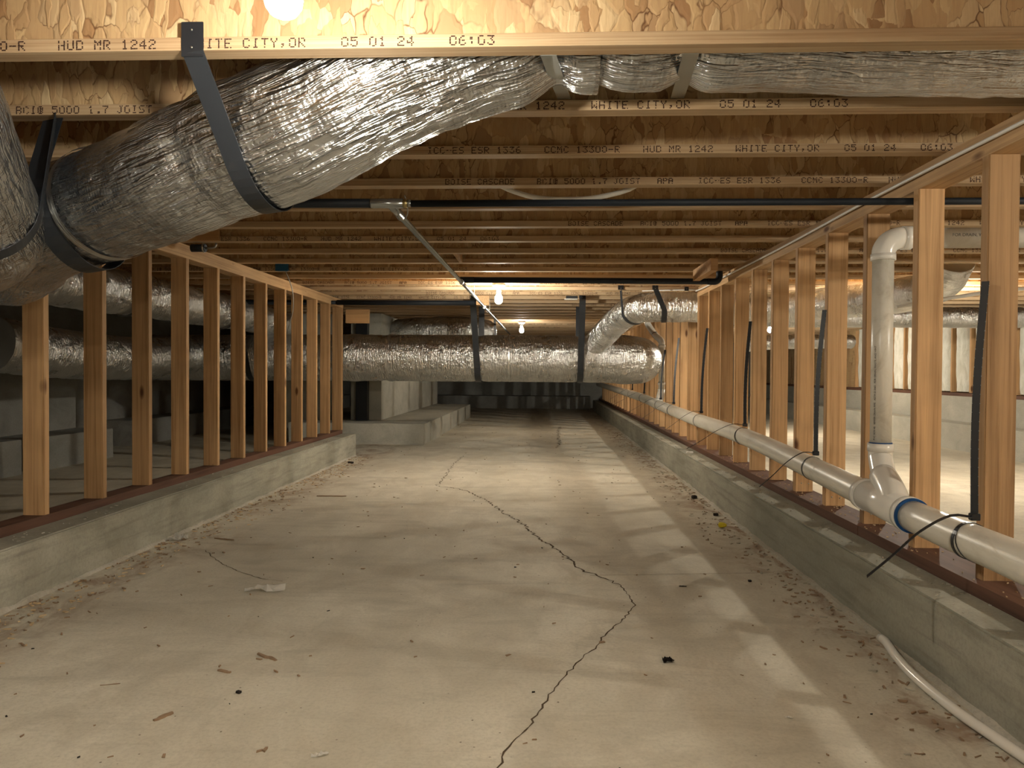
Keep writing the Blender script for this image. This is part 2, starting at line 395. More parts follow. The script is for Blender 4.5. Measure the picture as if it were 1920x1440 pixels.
def plate(parent, name, m, x0, x1, y0, y1, z0, z1, wig=.0015):
    L = y1-y0; bm = bmesh.new(); box(bm, x0, x1, -L/2, L/2, z0, z1)
    for i in range(1, int(L/.4)): bmesh.ops.bisect_plane(bm, geom=bm.verts[:]+bm.edges[:]+bm.faces[:], plane_co=(0, -L/2+L*i/int(L/.4), 0), plane_no=(0, 1, 0))
    for v in bm.verts: v.co.x += wig*noise.noise((v.co.y*1.3, z0*9, 0))
    return obj(name, bm, m, parent, (0, (y0+y1)/2, 0))
plate(wl, 'sill_plate', M['sill'], XL-.089, XL, -4.19, 7.50, .2230, .2622)
plate(wl, 'top_plate', M['plate'], XL-.089, XL, -4.19, 7.52, 1.4988, 1.5365)
plate(wl, 'top_plate', M['plate'], XL-.090, XL-.001, -4.19, 7.52, 1.5368, 1.5752)
plate(wr_, 'sill_plate', M['sill'], XR-.035, XR+.105, -4.19, 3.0, .2230, .2622)
plate(wr_, 'sill_plate', M['sill'], XR-.035, XR+.105, 3.004, 17, .2230, .2622)
plate(wr_, 'top_plate', M['plate'], XR, XR+.089, -4.19, 3.42, 1.4988, 1.5365)
plate(wr_, 'top_plate', M['plate'], XR+.002, XR+.091, 3.423, 6.35, 1.4988, 1.5365)
plate(wr_, 'top_plate', M['plate'], XR+.006, XR+.095, -4.19, 5.6, 1.5368, 1.5752)
plate(wr_, 'top_plate', M['plate'], XR+.001, XR+.090, 5.605, 6.30, 1.5368, 1.5752)
plate(wr_, 'top_plate', M['plate'], XR, XR+.089, 6.60, 17, 1.4988, 1.5365)
plate(wr_, 'top_plate', M['plate'], XR, XR+.089, 6.60, 17, 1.5368, 1.5752)

# ------------------------------------------------------------------ outer walls, footings, pier
wo = empty('wall_outer_right', kind='structure')
bm = bmesh.new(); box(bm, 4.98, 5.2, -4.2, 18.6, 0, .60); obj('stem_wall', bm, M['wallc'], wo)
stem(wo, 4.70, 4.979, -4.2, 18.4, .30, M['wallc'], 'footing')
boxo('sill_plate', M['sill'], wo, 4.98, 5.12, -4.2, 18.4, .601, .64)
bm = bmesh.new(); box(bm, 5.09, 5.2, -4.2, 18.6, .641, 1.93); obj('sheathing', bm, M['osbf'], wo)
bt = bmesh.new()
nz, ny = 14, 7
rows = []
for i in range(nz+1):
    z = .655+(1.565-.655)*i/nz; row = []
    for j in range(ny+1):
        t = j/ny; y = (t-.5)*.375; e = min(t, 1-t); edge = .012*noise.noise((z*9, 1 if t < .5 else 7, 3)) if e == 0 else 0
        x = -.09*min(1, (e*4))**.6*(1-.15*abs(2*i/nz-1)**3)-.012*noise.noise((z*6, y*14, 2))
        row.append(bt.verts.new((x, y+edge, z)))
    rows.append(row)
for i in range(nz):
    for j in range(ny): bt.faces.new((rows[i][j], rows[i][j+1], rows[i+1][j+1], rows[i+1][j])).smooth = True
bmesh.ops.recalc_face_normals(bt, faces=bt.faces)
bd = bpy.data.meshes.new('insulation_batt'); bt.to_mesh(bd); bt.free(); bd.materials.append(M['batt'])
for k in range(0, 18):
    y = 5.15+k*.405
    if y < 12.5:
        o = obj('insulation_batt', bd, None, wo, (5.085, y, 0)); o.scale = (1, random.choice((1, -1))*random.uniform(.93, 1.0), 1)
        stud(wo, 5.045, y+.2025-.019, zc=1.1, mesh=studmesh('wall_stud', .91) if k == 0 else bpy.data.meshes['wall_stud'])
wq = empty('wall_outer_left', kind='structure')
bm = bmesh.new(); box(bm, -4.8, -4.6, -4.2, 7.15, 0, 1.0); obj('stem_wall', bm, M['wallshade'], wq)
stem(wq, -4.599, -4.25, -4.2, 5.9, .285, M['wallshade'], 'footing'); stem(wq, -4.599, -4.22, 6.05, 7.14, .285, M['wallshade'], 'footing')
bm = bmesh.new(); box(bm, -5.2, -5.0, -4.2, 18.6, 0, 1.93); obj('back_panel', bm, M['wallshade'], wq)
stem(wq, -4.99, -4.60, 8.2, 18.4, .285, M['wallshade'], 'footing')
wb = empty('wall_back', kind='structure')
bm = bmesh.new(); box(bm, -5.2, 5.2, 18.1, 18.6, 0, 1.93); obj('stem_wall', bm, M['wallshade'], wb)
bm = bmesh.new(); box(bm, -4.5, 1.09, 17.45, 18.1, 0, .29); obj('footing', bm, M['wallshade'], wb)
bm = bmesh.new(); box(bm, 1.41, 4.69, 17.45, 18.1, 0, .29); obj('footing', bm, M['wallshade'], wb)
wf = empty('wall_front', kind='structure')
bm = bmesh.new(); box(bm, -5.2, 5.2, -4.4, -4.2, 0, 1.93); obj('stem_wall', bm, M['wallc'], wf)
wp = empty('wall_pier', kind='structure')
bm = bmesh.new(); box(bm, -2.40, -2.02, 9.20, 14.1, .25, 1.5745)
obj('pier_wall', bm, M['wallc'], wp)
bm = bmesh.new(); box(bm, -3.4, -2.62, 9.30, 9.5, .0, 1.5745); obj('pier_return', bm, M['wallc'], wp)
bm = bmesh.new(); box(bm, -3.0, -1.40, 8.66, 9.2, 0, .245); box(bm, -2.6, -1.38, 9.2, 14.0, 0, .246)
bmesh.ops.subdivide_edges(bm, edges=bm.edges[:], cuts=6, use_grid_fill=True)
for v in bm.verts:
    if v.co.z > .01: v.co += Vector((.012*noise.noise(v.co*4), .012*noise.noise(v.co*5+Vector((9, 0, 0))), .008*noise.noise(v.co*6)))
obj('footing', bm, M['wallc'], wp)
for i in range(6):
    boxo('form_tie', M['darkchip'], wp, -2.0205, -2.0165, 9.75+i*.42, 9.765+i*.42, 1.05-.02*(i % 2), 1.075)
boxo('form_tie', M['darkchip'], wp, -2.0205, -2.0165, 11.35, 11.37, .80, .83)

# ------------------------------------------------------------------ ceiling: joists, sheathing
ceil = empty('ceiling', kind='structure')
bm = bmesh.new(); box(bm, -5.2, 5.2, -4.4, 18.6, JZ+.302, JZ+.325); obj('subfloor', bm, M['osbf'], ceil)
X0, X1 = -4.98, 5.08
def jm(name, y0, y1, z0, z1, m, bev=0):
    bm = bmesh.new(); box(bm, X0, X1, y0, y1, z0, z1)
    if bev: bmesh.ops.bevel(bm, geom=[e for e in bm.edges if abs(e.verts[0].co.x-e.verts[1].co.x) > 1], offset=bev, segments=1, affect='EDGES')
    d = bpy.data.meshes.new(name); bm.to_mesh(d); bm.free(); d.materials.append(m); return d
JB = jm('bottom_flange', 0, .0508, 0, .0290, M['lvl'], .0012); JT = jm('top_flange', 0, .0508, .273, .302, M['lvl']); JW = jm('web', .0206, .0302, .0288, .2732, M['osb'])
# 5x7 dot font for the stamps
FONT = {
'A': '0e11111f111111', 'B': '1e11111e11111e', 'C': '0e11101010110e', 'D': '1e11111111111e', 'E': '1f10101e10101f', 'F': '1f10101e101010',
'G': '0e11101711110f', 'H': '1111111f111111', 'I': '0e04040404040e', 'J': '0702020202120c', 'K': '11121418141211', 'L': '1010101010101f',
'M': '111b1515111111', 'N': '11191513111111', 'O': '0e11111111110e', 'P': '1e11111e101010', 'R': '1e11111e141211', 'S': '0f10100e01011e',
'T': '1f040404040404', 'U': '1111111111110e', 'W': '11111115151b11', 'Y': '11110a04040404', '0': '0e11111111110e', '1': '040c040404040e',
'2': '0e11010608101f', '3': '1f02040201110e', '4': '02060a121f0202', '5': '1f101e0101110e', '6': '0608101e11110e', '7': '1f010204040404',
'8': '0e11110e11110e', '9': '0e11110f01020c', '.': '00000000000606', ',': '000000000c0408', ':': '000c0c000c0c00', '-': '0000001f000000',
'@': '0e15171516150e', ' ': '00000000000000'}
ROW = [(0., 'BOISE CASCADE', 0), (.352, 'BCI@ 5000 1.7 JOIST', 0), (.808, 'APA', 1), (.961, 'ICC-ES ESR 1336', 0), (1.346, 'CCMC 13300-R', 0), (1.667, 'HUD MR 1242', 0), (1.964, 'WHITE CITY,OR', 0), (2.31, '05 01 24', 0), (2.55, '06:03', 0)]
def stampmesh():
    rnd = random.Random(3); bm = bmesh.new()
    for off, s, bold in ROW:
        for i, ch in enumerate(s):
            g = FONT[ch]
            for r in range(7):
                bits = int(g[r*2:r*2+2], 16)
                for c in range(5):
                    if bits >> (4-c) & 1:
                        if rnd.random() < .07: continue
                        x = off+i*.0208+c*.0032+rnd.uniform(-.0003, .0003); z = .0045+(6-r)*.0031+rnd.uniform(-.0002, .0002)
                        a = .0016+(.0006 if bold else 0); b = .0014
                        v = [bm.verts.new(p) for p in ((x-a, 0, z-b), (x+a, 0, z-b), (x+a, 0, z+b), (x-a, 0, z+b))]; bm.faces.new(v)
    d = bpy.data.meshes.new('stamp'); bm.to_mesh(d); bm.free(); d.materials.append(M['ink']); return d
ST = stampmesh()
STX = {0: -1.094-1.667, 1: .125-1.964, 2: .319-1.667, 3: 1.285-1.667, 4: 2.6, 5: .115, 6: -2.9, 7: 1.044, 9: -3.2, 11: -2.0, 13: -1.1, 14: -3.2, 16: .3, 24: -2.2, 26: -2.4}
for k in range(-13, 41):
    y = 1.6446+SP*k
    if y > 18.0: break
    j = bpy.data.objects.new('joist', None); COL.objects.link(j); j.parent = ceil; j.location = (0, y, JZ)
    for nm, d in (('bottom_flange', JB), ('top_flange', JT), ('web', JW)):
        o = bpy.data.objects.new(nm, d); COL.objects.link(o); o.parent = j
    if k in STX:
        o = bpy.data.objects.new('stamp', ST); COL.objects.link(o); o.parent = j; o.location = (STX[k], -.0006, 0)
# filler boards nailed to joists
boxo('blocking', M['block'], ceil, -2.45, -1.80, 4.060, 4.080, JZ+.0005, JZ+.115)
boxo('blocking', M['plate'], ceil, -.64, -.52, 7.00, 7.02, 1.485, JZ-.001)
boxo('blocking', M['block'], ceil, -.56, -.54, 4.54, 4.895, JZ+.001, JZ+.20)
boxo('blocking', M['block'], wl, -2.04, -1.80, 7.60, 7.64, 1.35, 1.49)
boxo('blocking', M['block'], wr_, 1.03, 1.075, 4.70, 5.25, 1.500, JZ-.001)
# a pale hose looping below the fourth joist
tag(obj('white_tube', tube([(-.25, 2.93, 1.70), (-.20, 2.97, 1.615), (-.06, 3.0, 1.565), (.08, 3.0, 1.552), (.22, 3.0, 1.562), (.36, 2.97, 1.60), (.42, 2.93, 1.69)], .010, 12, .03), M['white']),
    'pale tube sagging between two joists above the long black pipe', 'tube')

# ------------------------------------------------------------------ lamps
def lamp(x, y, z, power, label, cat='lamp', k=1.):
    top = JZ; t = empty('ceiling_lamp', (x, y, top), label, cat)
    obj('lamp_base', lathe([(.050, -.004), (.055, -.006), (.056, -.018), (.044, -.034), (.030, -.046), (.024, -.048)], 28), M['porcelain'], t)
    obj('socket', lathe([(.021, -.046), (.021, -.060), (.015, -.066)], 20), M['porcelain'], t).scale = (1, 1, k)
    pr = [(.013, -.060), (.014, -.070), (.020, -.082), (.028, -.096), (.031, -.110), (.029, -.124), (.021, -.136), (.009, -.142)]
    obj('bulb', lathe(pr, 14), glow('bulb_glow', power), t).scale = (1, 1, k)
    return t
lamp(-.425, 1.20, 1.48, LAMP['near'], 'bare lit bulb in a white lampholder nearest the viewer at top of picture')
lamp(-.368, 6.0, 1.43, LAMP['mid'], 'bare lit bulb in white lampholder in front of crossing foil duct, larger of the two', k=1.2)
lamp(-.319, 10.5, 1.41, LAMP['far'], 'small distant lit bulb just above the crossing foil duct', k=1.2)
lamp(-.42, -3.3, 1.45, LAMP['behind'], 'added unseen fill bulb in lampholder behind the viewer over the aisle')  # added out of view as fill for the floor and studs
lamp(3.15, 1.35, 1.45, LAMP['rightnear'], 'bare bulb in the right bay beside the nearest studs')
lamp(3.15, 6.1, 1.45, LAMP['right'], 'bare bulb in the right bay midway along the stud wall')
lamp(3.15, 10.6, 1.45, LAMP['right'], 'bare bulb far along the right bay near the insulated wall')
lamp(3.15, -3.3, 1.45, LAMP['fill_behindright'], 'added unseen fill bulb in the right bay behind the viewer')  # second added fill lamp, unseen, brightens floor and stud faces

# ------------------------------------------------------------------ ducts
def duct(P, R, label, seg=56, wr=.004, lw=.002, m=None, rf=None, seed=0., step=.018, group=None):
    t = empty('foil_duct', P[0], label, 'duct', group)
    o = obj('foil_jacket', tube(P, R, seg, step, wr, lw, rf, seed=seed), M[m or 'foil3'], t, -Vector(P[0])); return t
def gband(t, c, ax, R, w=.05, name='seam_tape', m='foil2'):
    """a slightly proud ring of tape round a duct"""
    c = Vector(c); ax = Vector(ax).normalized(); a = c-ax*w/2; b = c+ax*w/2
    base = Vector(t.location)
    o = obj(name, tube([a, c, b], R, 48, w/5, .0015, .001, caps=False), M[m], t, -base); return o
def bulge(spots, dmp=.12):
    def f(s, L):
        v = 1.
        for c, a, wd in spots: c = c if c >= 0 else L+c; v += a*math.exp(-((s-c)/wd)**2)
        return v
    return f
D4P = [(-2.62, 3.62, 1.395), (-2.30, 3.08, 1.33), (-2.07, 2.80, 1.265), (-1.88, 2.61, 1.27), (-1.65, 2.36, 1.295), (-1.42, 2.21, 1.325), (-1.21, 2.10, 1.352), (-1.00, 1.985, 1.380), (-.84, 1.94, 1.425), (-.68, 1.90, 1.465), (-.55, 1.88, 1.512), (-.42, 1.873, 1.572), (-.22, 1.873, 1.650), (.0, 1.873, 1.712), (.12, 1.873, 1.722)]
D4 = duct(D4P, .157, 'large crumpled foil duct slanting up from the left past the near black strap', seg=96, wr=.0045, lw=.004, seed=2.2, m='foil', step=.012,
          rf=bulge([(-.125, -.17, .05), (-.9, .08, .25), (-1.05, -.04, .03)]))
D4b = duct([(.14, 1.873, 1.72), (.20, 1.873, 1.715), (.35, 1.873, 1.715), (.60, 1.873, 1.715), (1.0, 1.873, 1.70), (2.0, 1.873, 1.70), (3.6, 1.873, 1.70)], .152,
           'grey foil duct lying between the first two joists across the top right', seg=72, wr=.004, lw=.003, seed=8, m='foil', step=.016, rf=bulge([(.0, -.12, .04), (.20, -.17, .04)]))
D5 = duct([(-.90, .55, 1.59), (-1.05, 1.0, 1.53), (-1.25, 1.42, 1.42), (-1.415, 1.76, 1.30), (-1.57, 2.02, 1.238), (-1.82, 2.19, 1.205), (-2.07, 2.36, 1.21), (-2.45, 2.40, 1.30), (-2.95, 2.42, 1.40)], .150,
          'big foil duct bulging in at the left edge of the picture nearest the viewer', seg=88, wr=.004, lw=.004, seed=4, m='foil', step=.013)
D6 = duct([(-2.62, 3.60, 1.40), (-2.86, 3.95, 1.405), (-2.97, 4.5, 1.40), (-2.97, 6.0, 1.405), (-2.97, 7.5, 1.40), (-2.97, 8.6, 1.35)], .155, 'long wrinkled foil duct running along the dark left bay under the joists', seg=56, wr=.010, lw=.002, seed=12, step=.02)
D8 = duct([(-3.75, 4.9, 1.03), (-3.72, 5.6, .98), (-3.70, 6.6, .96), (-3.66, 7.5, 1.0)], .19, 'dim low foil duct deep in the left bay near the concrete wall', seg=48, wr=.006, seed=14, step=.03)
D1 = duct([(-4.3, 7.87, .99), (-3.0, 7.86, .995), (-2.0, 7.85, 1.0), (-1.0, 7.85, 1.0), (0, 7.85, 1.0), (.5, 7.85, .998), (.80, 7.86, .995), (.97, 7.95, .99), (1.02, 8.2, .99), (1.02, 9.2, .99), (1.02, 10.0, .99)], .245,
          'thick foil duct crossing the whole aisle between the two stud walls', seg=88, wr=.002, lw=.0008, seed=20, step=.022, m='foil3', rf=bulge([(2.3, .03, .07), (2.62, -.03, .03), (3.62, -.05, .04), (4.67, -.05, .04), (5.15, .05, .12)]))
gband(D4, (-1.27, 2.128, 1.344), (.84, -.50, .13), .163, .03)
gband(D1, (-1.62, 7.85, 1.0), (1, 0, 0), .2485, .035); gband(D1, (-.36, 7.85, 1.0), (1, 0, 0), .2475, .012)
D2 = duct([(.50, 7.74, 1.12), (.60, 7.52, 1.24), (.70, 7.10, 1.36), (.80, 6.72, 1.42), (.97, 6.53, 1.428), (1.2, 6.49, 1.425), (1.5, 6.49, 1.42), (1.95, 6.4, 1.42), (2.3, 6.15, 1.43), (2.56, 5.75, 1.437), (2.68, 5.42, 1.455), (2.70, 5.18, 1.51), (2.69, 5.05, 1.62)], .128,
          'foil branch duct climbing off the thick crossing duct and passing through the right studs', seg=64, wr=.007, lw=.001, seed=30, step=.018, m='foil3')
D7 = duct([(1.62, 8.45, 1.44), (1.9, 8.15, 1.452), (2.3, 8.0, 1.455), (3.2, 8.0, 1.455), (4.2, 8.0, 1.455), (4.95, 8.0, 1.455)], .108, 'slim foil duct running level in the right bay in front of the white insulation', seg=48, wr=.004, seed=33, step=.02)
D9 = duct([(-1.93, 9.9, 1.37), (-1.6, 9.6, 1.37), (-1.25, 9.45, 1.37), (-.95, 9.5, 1.365), (-.78, 9.8, 1.36)], .185, 'dark crumpled foil duct above and behind the crossing duct beside the concrete pier', seg=48, wr=.012, seed=40, step=.02)
D10 = duct([(2.4, 9.3, 1.20), (2.8, 9.1, 1.235), (3.2, 9.0, 1.24), (3.7, 9.2, 1.25)], .085, 'small dull foil duct hanging below the level duct in the right bay', seg=32, wr=.004, seed=41, step=.03)

def loop(c, ax, R, A, B, w=.048, t=.0022, name='strap_band', parent=None, flat_top=None, n=22):
    """band hanging from A, passing under a duct (centre c, axis ax, radius R) and up to B"""
    c, ax, A, B = Vector(c), Vector(ax).normalized(), Vector(A), Vector(B)
    e1 = Vector((0, 0, 1)); e1 = (e1-ax*e1.dot(ax)).normalized(); e2 = ax.cross(e1)      # e2 sideways
    def ang(P):
        q = P-c; return math.atan2(q.dot(e2), q.dot(e1)), math.hypot(q.dot(e1), q.dot(e2))
    aA, dA = ang(A); aB, dB = ang(B)
    tA = aA+math.copysign(math.acos(min(1, R/max(dA, R+1e-4))), aA); tB = aB+math.copysign(math.acos(min(1, R/max(dB, R+1e-4))), aB)
    if tA > 0: tB = tB+2*math.pi if tB < tA else tB
    else: tB = tB-2*math.pi if tB > tA else tB
    P = [A.copy()]; a0 = c+(e1*math.cos(tA)+e2*math.sin(tA))*R
    for i in range(1, 5): P.append(A.lerp(a0, i/5))
    for i in range(n+1):
        a = tA+(tB-tA)*i/n; P.append(c+(e1*math.cos(a)+e2*math.sin(a))*R)
    b0 = P[-1]
    for i in range(1, 6): P.append(b0.lerp(B, i/5))
    base = Vector(parent.location) if parent else Vector()
    return obj(name, ribbon([p-base for p in P], ax*w/2, t), M['strap'], parent)
def hanger(c, ax, R, A, B, label, w=.048, tabA=None, group=None):
    t = empty('duct_strap', A, label, 'strap', group); loop(c, ax, R, A, B, w, parent=t)
    if tabA:
        (x0, z0, x1, z1, y) = tabA
        base = Vector(A); tb = boxo('fixing_tab', M['black'], None, x0, x1, y-.004, y-.0005, z0, z1, bev=.001); tb.parent = t; tb.location -= base
        for dz in (.25, .75):
            s = obj('screw', nd, None, tb, (.0, -.0035, (dz-.5)*(z1-z0))); s.scale = (.8, .8, .8); s.rotation_euler = (math.pi/2, 0, 0)
    return t
hanger((-.735, 1.912, 1.450), (.9, -.10, .10), .176, (-.785, 1.640, 1.570), (-.80, 2.075, 1.573), 'wide black strap hooked over the first joist and slung under the slanting foil duct', .050, (-.812, 1.560, -.762, 1.637, 1.6446))
hanger((-1.38, 2.185, 1.342), (.985, -.06, .15), .186, (-1.40, 2.078, 1.573), (-1.33, 2.455, 1.573), 'dark strap from the second joist cradling the lower end of the slanting duct', .062)
hanger((-1.455, 1.83, 1.28), (-.45, .78, -.30), .156, (-1.38, 2.060, 1.573), (-1.66, 1.70, 1.573), 'dark strap wrapped under the leftmost nearest foil duct', .045)
for x, z, lab in ((-.685, .995, 'left of the two black straps around the thick crossing duct in the aisle'), (.372, .995, 'right of the two black straps around the thick crossing duct in the aisle'), (-3.08, .99, 'black strap around the crossing duct behind the left studs')):
    hanger((x, 7.852, z+.003), (1, 0, 0), .247 if x > -3 else .249, (x-(.02 if x < 0 else 0), 7.332, 1.582), (x, 8.16, 1.573), lab, .062, (x-.035, 1.580, x+.03, 1.625, 7.3346) if x > -3 else None)
hanger((.805, 6.71, 1.418), (.30, -.90, .16), .131, (.66, 6.52, 1.573), (.93, 6.88, 1.573), 'short dark strap at the lower bend of the climbing branch duct', .04, (.635, 1.578, .685, 1.63, 6.519))
hanger((1.03, 6.505, 1.425), (.98, -.12, 0), .131, (.93, 6.34, 1.573), (1.0, 6.69, 1.573), 'dark strap around the branch duct just before the right studs', .045, (.905, 1.560, .955, 1.60, 6.34))
hanger((-2.97, 5.15, 1.40), (0, 1, 0), .163, (-2.80, 5.15, 1.573), (-3.14, 5.15, 1.573), 'dark strap around the left bay duct behind the fourth stud', .05)
hanger((-2.97, 6.75, 1.40), (0, 1, 0), .163, (-2.80, 6.75, 1.573), (-3.14, 6.75, 1.573), 'dark strap around the left bay duct farther back', .05)
hanger((-.80, 9.72, 1.362), (.35, .6, 0), .195, (-.64, 9.6, 1.573), (-1.0, 9.9, 1.573), 'black strap on the dark crumpled duct beside the pier', .05)
hanger((2.45, 8.0, 1.455), (1, 0, 0), .115, (2.45, 7.9, 1.573), (2.45, 8.12, 1.573), 'black strap around the slim level duct in the right bay', .05)
# two metal duct supports under the duct between the first joists
for a, b, lab in (((.005, 1.690, 1.574), (.050, 2.049, 1.606), 'left of two flat metal supports under the duct between the first joists'), ((.322, 1.690, 1.574), (.355, 2.049, 1.606), 'right of two flat metal supports under the duct between the first joists')):
    a, b = Vector(a), Vector(b); t = empty('metal_support', a, lab, 'support')
    P = [Vector((0, 0, 0)), (b-a)*.5+Vector((0, 0, -.003)), (b-a)]
    obj('metal_strip', ribbon([p+Vector((0, 0, -.0)) for p in P], Vector((.018, 0, 0)), .0016), M['galv'], t)

# ------------------------------------------------------------------ water pipes
def pipe(P, r, m, name, parent, seg=16, step=.05, curve=False):
    return obj(name, tube(P, r, seg, step, curve=curve), M[m], parent, -Vector(parent.location))
t = empty('water_pipe', (-1.6, 2.70, 1.472), 'long black insulated pipe crossing the aisle under the joists with a grey tee', 'pipe')
pipe([(-1.6, 2.70, 1.474), (-.632, 2.70, 1.472)], .0165, 'rubber', 'pipe_run', t)
pipe([(-.50, 2.70, 1.470), (3.9, 2.70, 1.474)], .0125, 'rubber', 'pipe_run', t)
pipe([(-.634, 2.70, 1.471), (-.628, 2.70, 1.471), (-.62, 2.70, 1.471), (-.515, 2.70, 1.471)], .0175, 'greypipe', 'tee_fitting', t)
pipe([(-.516, 2.70, 1.471), (-.500, 2.70, 1.471)], .0155, 'brass', 'brass_collar', t); pipe([(-.500, 2.70, 1.471), (-.486, 2.70, 1.471)], .0135, 'greypipe', 'collar', t)
pipe([(-.562, 2.70, 1.470), (-.556, 2.77, 1.462), (-.552, 2.86, 1.455)], .0165, 'greypipe', 'tee_branch', t)
obj('wire_hook', tube([(-.540, 2.73, 1.455), (-.542, 2.76, 1.432), (-.530, 2.79, 1.430), (-.512, 2.77, 1.448), (-.505, 2.72, 1.475), (-.51, 2.70, 1.50)], .0022, 8, .01), M['galv'], t, -Vector(t.location))
t = empty('sprinkler_pipe', (-.552, 2.86, 1.455), 'shiny grey pipe running away under the joists from the grey tee', 'pipe')
pipe([(-.552, 2.86, 1.455), (-.558, 6.0, 1.462), (-.565, 12.2, 1.475)], .0125, 'greypipe', 'pipe_run', t)
for y in (4.95, 6.9): pipe([(-.556, y, 1.46), (-.556, y+.05, 1.46)], .0165, 'galv', 'coupling', t)
for y in (5.71, 7.33): obj('pipe_clip', ribbon([Vector((-.556+.018*math.cos(a), y, 1.462+.018*math.sin(a))) for a in [math.pi*2*i/16 for i in range(16)]]+[Vector((-.538, y, 1.5)), Vector((-.538, y, 1.573))], Vector((0, .008, 0)), .0015), M['galv'], t, -Vector(t.location))
t = empty('water_pipe', (-.60, 5.3, 1.506), 'black pipe crossing above the midway bulb and turning up at the right wall', 'pipe')
pipe([(-.50, 5.3, 1.513), (1.15, 5.3, 1.503)], .021, 'rubber', 'pipe_run', t)
obj('elbow', tube([(1.14, 5.3, 1.503), (1.20, 5.3, 1.504), (1.222, 5.3, 1.53), (1.222, 5.3, 1.573)], .023, 16, .01), M['rubber'], t, -Vector(t.location))
pipe([(-.60, 5.3, 1.513), (-.50, 5.3, 1.513)], .022, 'rubber', 'end_piece', t)
t = empty('water_pipe', (-2.0, 7.1, 1.515), 'dark pipe crossing just past the end of the left stud wall', 'pipe')
pipe([(-4.0, 7.1, 1.516), (-2.20, 7.1, 1.516)], .022, 'rubber', 'pipe_run', t); pipe([(-1.99, 7.1, 1.516), (-.64, 7.1, 1.514)], .024, 'rubber', 'pipe_run', t); pipe([(-2.20, 7.1, 1.516), (-1.99, 7.1, 1.516)], .018, 'rubber', 'pipe_run', t)
t = empty('pipe_stub', (-2.35, 4.45, 1.59), 'short dark pipe end with bright clamp at the top of the left stud wall', 'pipe')
pipe([(-1.98, 4.12, 1.545), (-1.90, 4.12, 1.545)], .022, 'rubber', 'pipe_run', t)
obj('clamp_ring', tube([(-1.915, 4.12, 1.545), (-1.905, 4.12, 1.545)], .0245, 16, .01, curve=False), M['galv'], t, -Vector(t.location))
obj('pipe_tail', tube([(-1.90, 4.12, 1.545), (-1.87, 4.12, 1.545), (-1.845, 4.12, 1.552), (-1.84, 4.12, 1.573)], .006, 10, .01), M['galv'], t, -Vector(t.location))
t = empty('water_pipe', (2.3, 5.0, 1.34), 'pale thin pipe slanting in the right bay between the two nearest right studs', 'pipe')
pipe([(2.3, 5.0, 1.30), (2.62, 5.0, 1.357), (3.12, 5.0, 1.423), (3.9, 5.0, 1.44)], .012, 'white', 'pipe_run', t, curve=True, step=.1)
# wiring
def cable(P, r, m, label, nm='cable', cat='cable'):
    return tag(obj(nm, tube(P, r, 8, .03), M[m]), label, cat)
cable([(1.268, -.5, 1.540)]+[(1.271+.0015*math.sin(i*2), i*.5, 1.541+.004*math.sin(i*1.3)) for i in range(1, 13)]+[(1.262, 6.30, 1.545)], .0060, 'white', 'cream cable clipped along the double top plate of the right stud wall')
cable([(1.262, 6.28, 1.551), (1.15, 6.32, 1.555), (1.0, 6.45, 1.565), (.85, 6.55, 1.572)], .005, 'white', 'white cable fanning out from the right top plate end over the branch duct')
tb = empty('junction_box', (-1.875, 5.30, 1.573), 'blue electrical box fixed under the joists near the left top plate', 'box')
boxo('box_body', M['blue'], tb, -1.915, -1.835, 5.262, 5.3006, 1.573, 1.640, bev=.004)
boxo('box_rim', M['blue'], tb, -1.92, -1.83, 5.259, 5.262, 1.570, 1.643)
cable([(-1.85, 5.27, 1.575), (-1.82, 5.33, 1.44), (-1.84, 5.40, 1.30), (-1.87, 5.41, 1.20), (-1.89, 5.42, 1.13)], .0035, 'galv', 'thin loose wire drooping from the blue box')
bk = empty('small_bracket', (.30, 7.04, 1.55), 'small black device on a pale board under the joists left of the right duct strap', 'bracket')
boxo('device_body', M['black'], bk, .20, .31, 7.00, 7.04, 1.545, 1.574, bev=.003); boxo('pale_board', M['white'], bk, .185, .305, 6.98, 7.05, 1.538, 1.5449)
t = empty('joist_clip', (1.19, 6.3, 1.58), 'small square black clip on the joist above the branch duct', 'clip')
boxo('clip_plate', M['black'], t, 1.165, 1.20, 6.29, 6.30, 1.575-.03, 1.575+.003, bev=.002); o = boxo('screw', M['galv'], t, 1.180, 1.184, 6.287, 6.29, 1.558, 1.562)
# dark post in front of the pier
t = empty('dark_post', (-2.24, 9.1, 0.25), 'dark slim post standing on the footing against the concrete pier', 'post')
boxo('post_body', M['black'], t, -2.31, -2.17, 9.08, 9.19, .25, 1.57, bev=.004); boxo('base_plate', M['galv'], t, -2.34, -2.14, 9.05, 9.2, .2465, .2495)

# ------------------------------------------------------------------ drain
dr = empty('drain_pipe', (1.21, 2.6, .40), 'white plastic drain line along the right stud wall with a wye and near riser', 'pipe'); DB = Vector(dr.location)
MAIN = [(1.212, .2, .355), (1.212, 1.2, .371), (1.210, 2.0, .389), (1.210, 2.25, .392), (1.210, 2.69, .403), (1.212, 3.4, .435), (1.21, 4.5, .478), (1.21, 6.1, .492), (1.205, 7.8, .520), (1.2, 9.2, .552), (1.19, 12.5, .578), (1.19, 16.5, .60)]
MR = .0505
def seg_main(y0, y1):
    def at(y):
        for a, b in zip(MAIN, MAIN[1:]):
            if a[1] <= y <= b[1]: return Vector(a).lerp(Vector(b), (y-a[1])/(b[1]-a[1]))
    return [at(y0)]+[Vector(p) for p in MAIN if y0 < p[1] < y1]+[at(y1)]
mainat = lambda y: seg_main(y, y+.01)[0]
obj('pipe_run', tube(seg_main(.25, 2.52), MR, 40, .1), M['pvc'], dr, -DB)
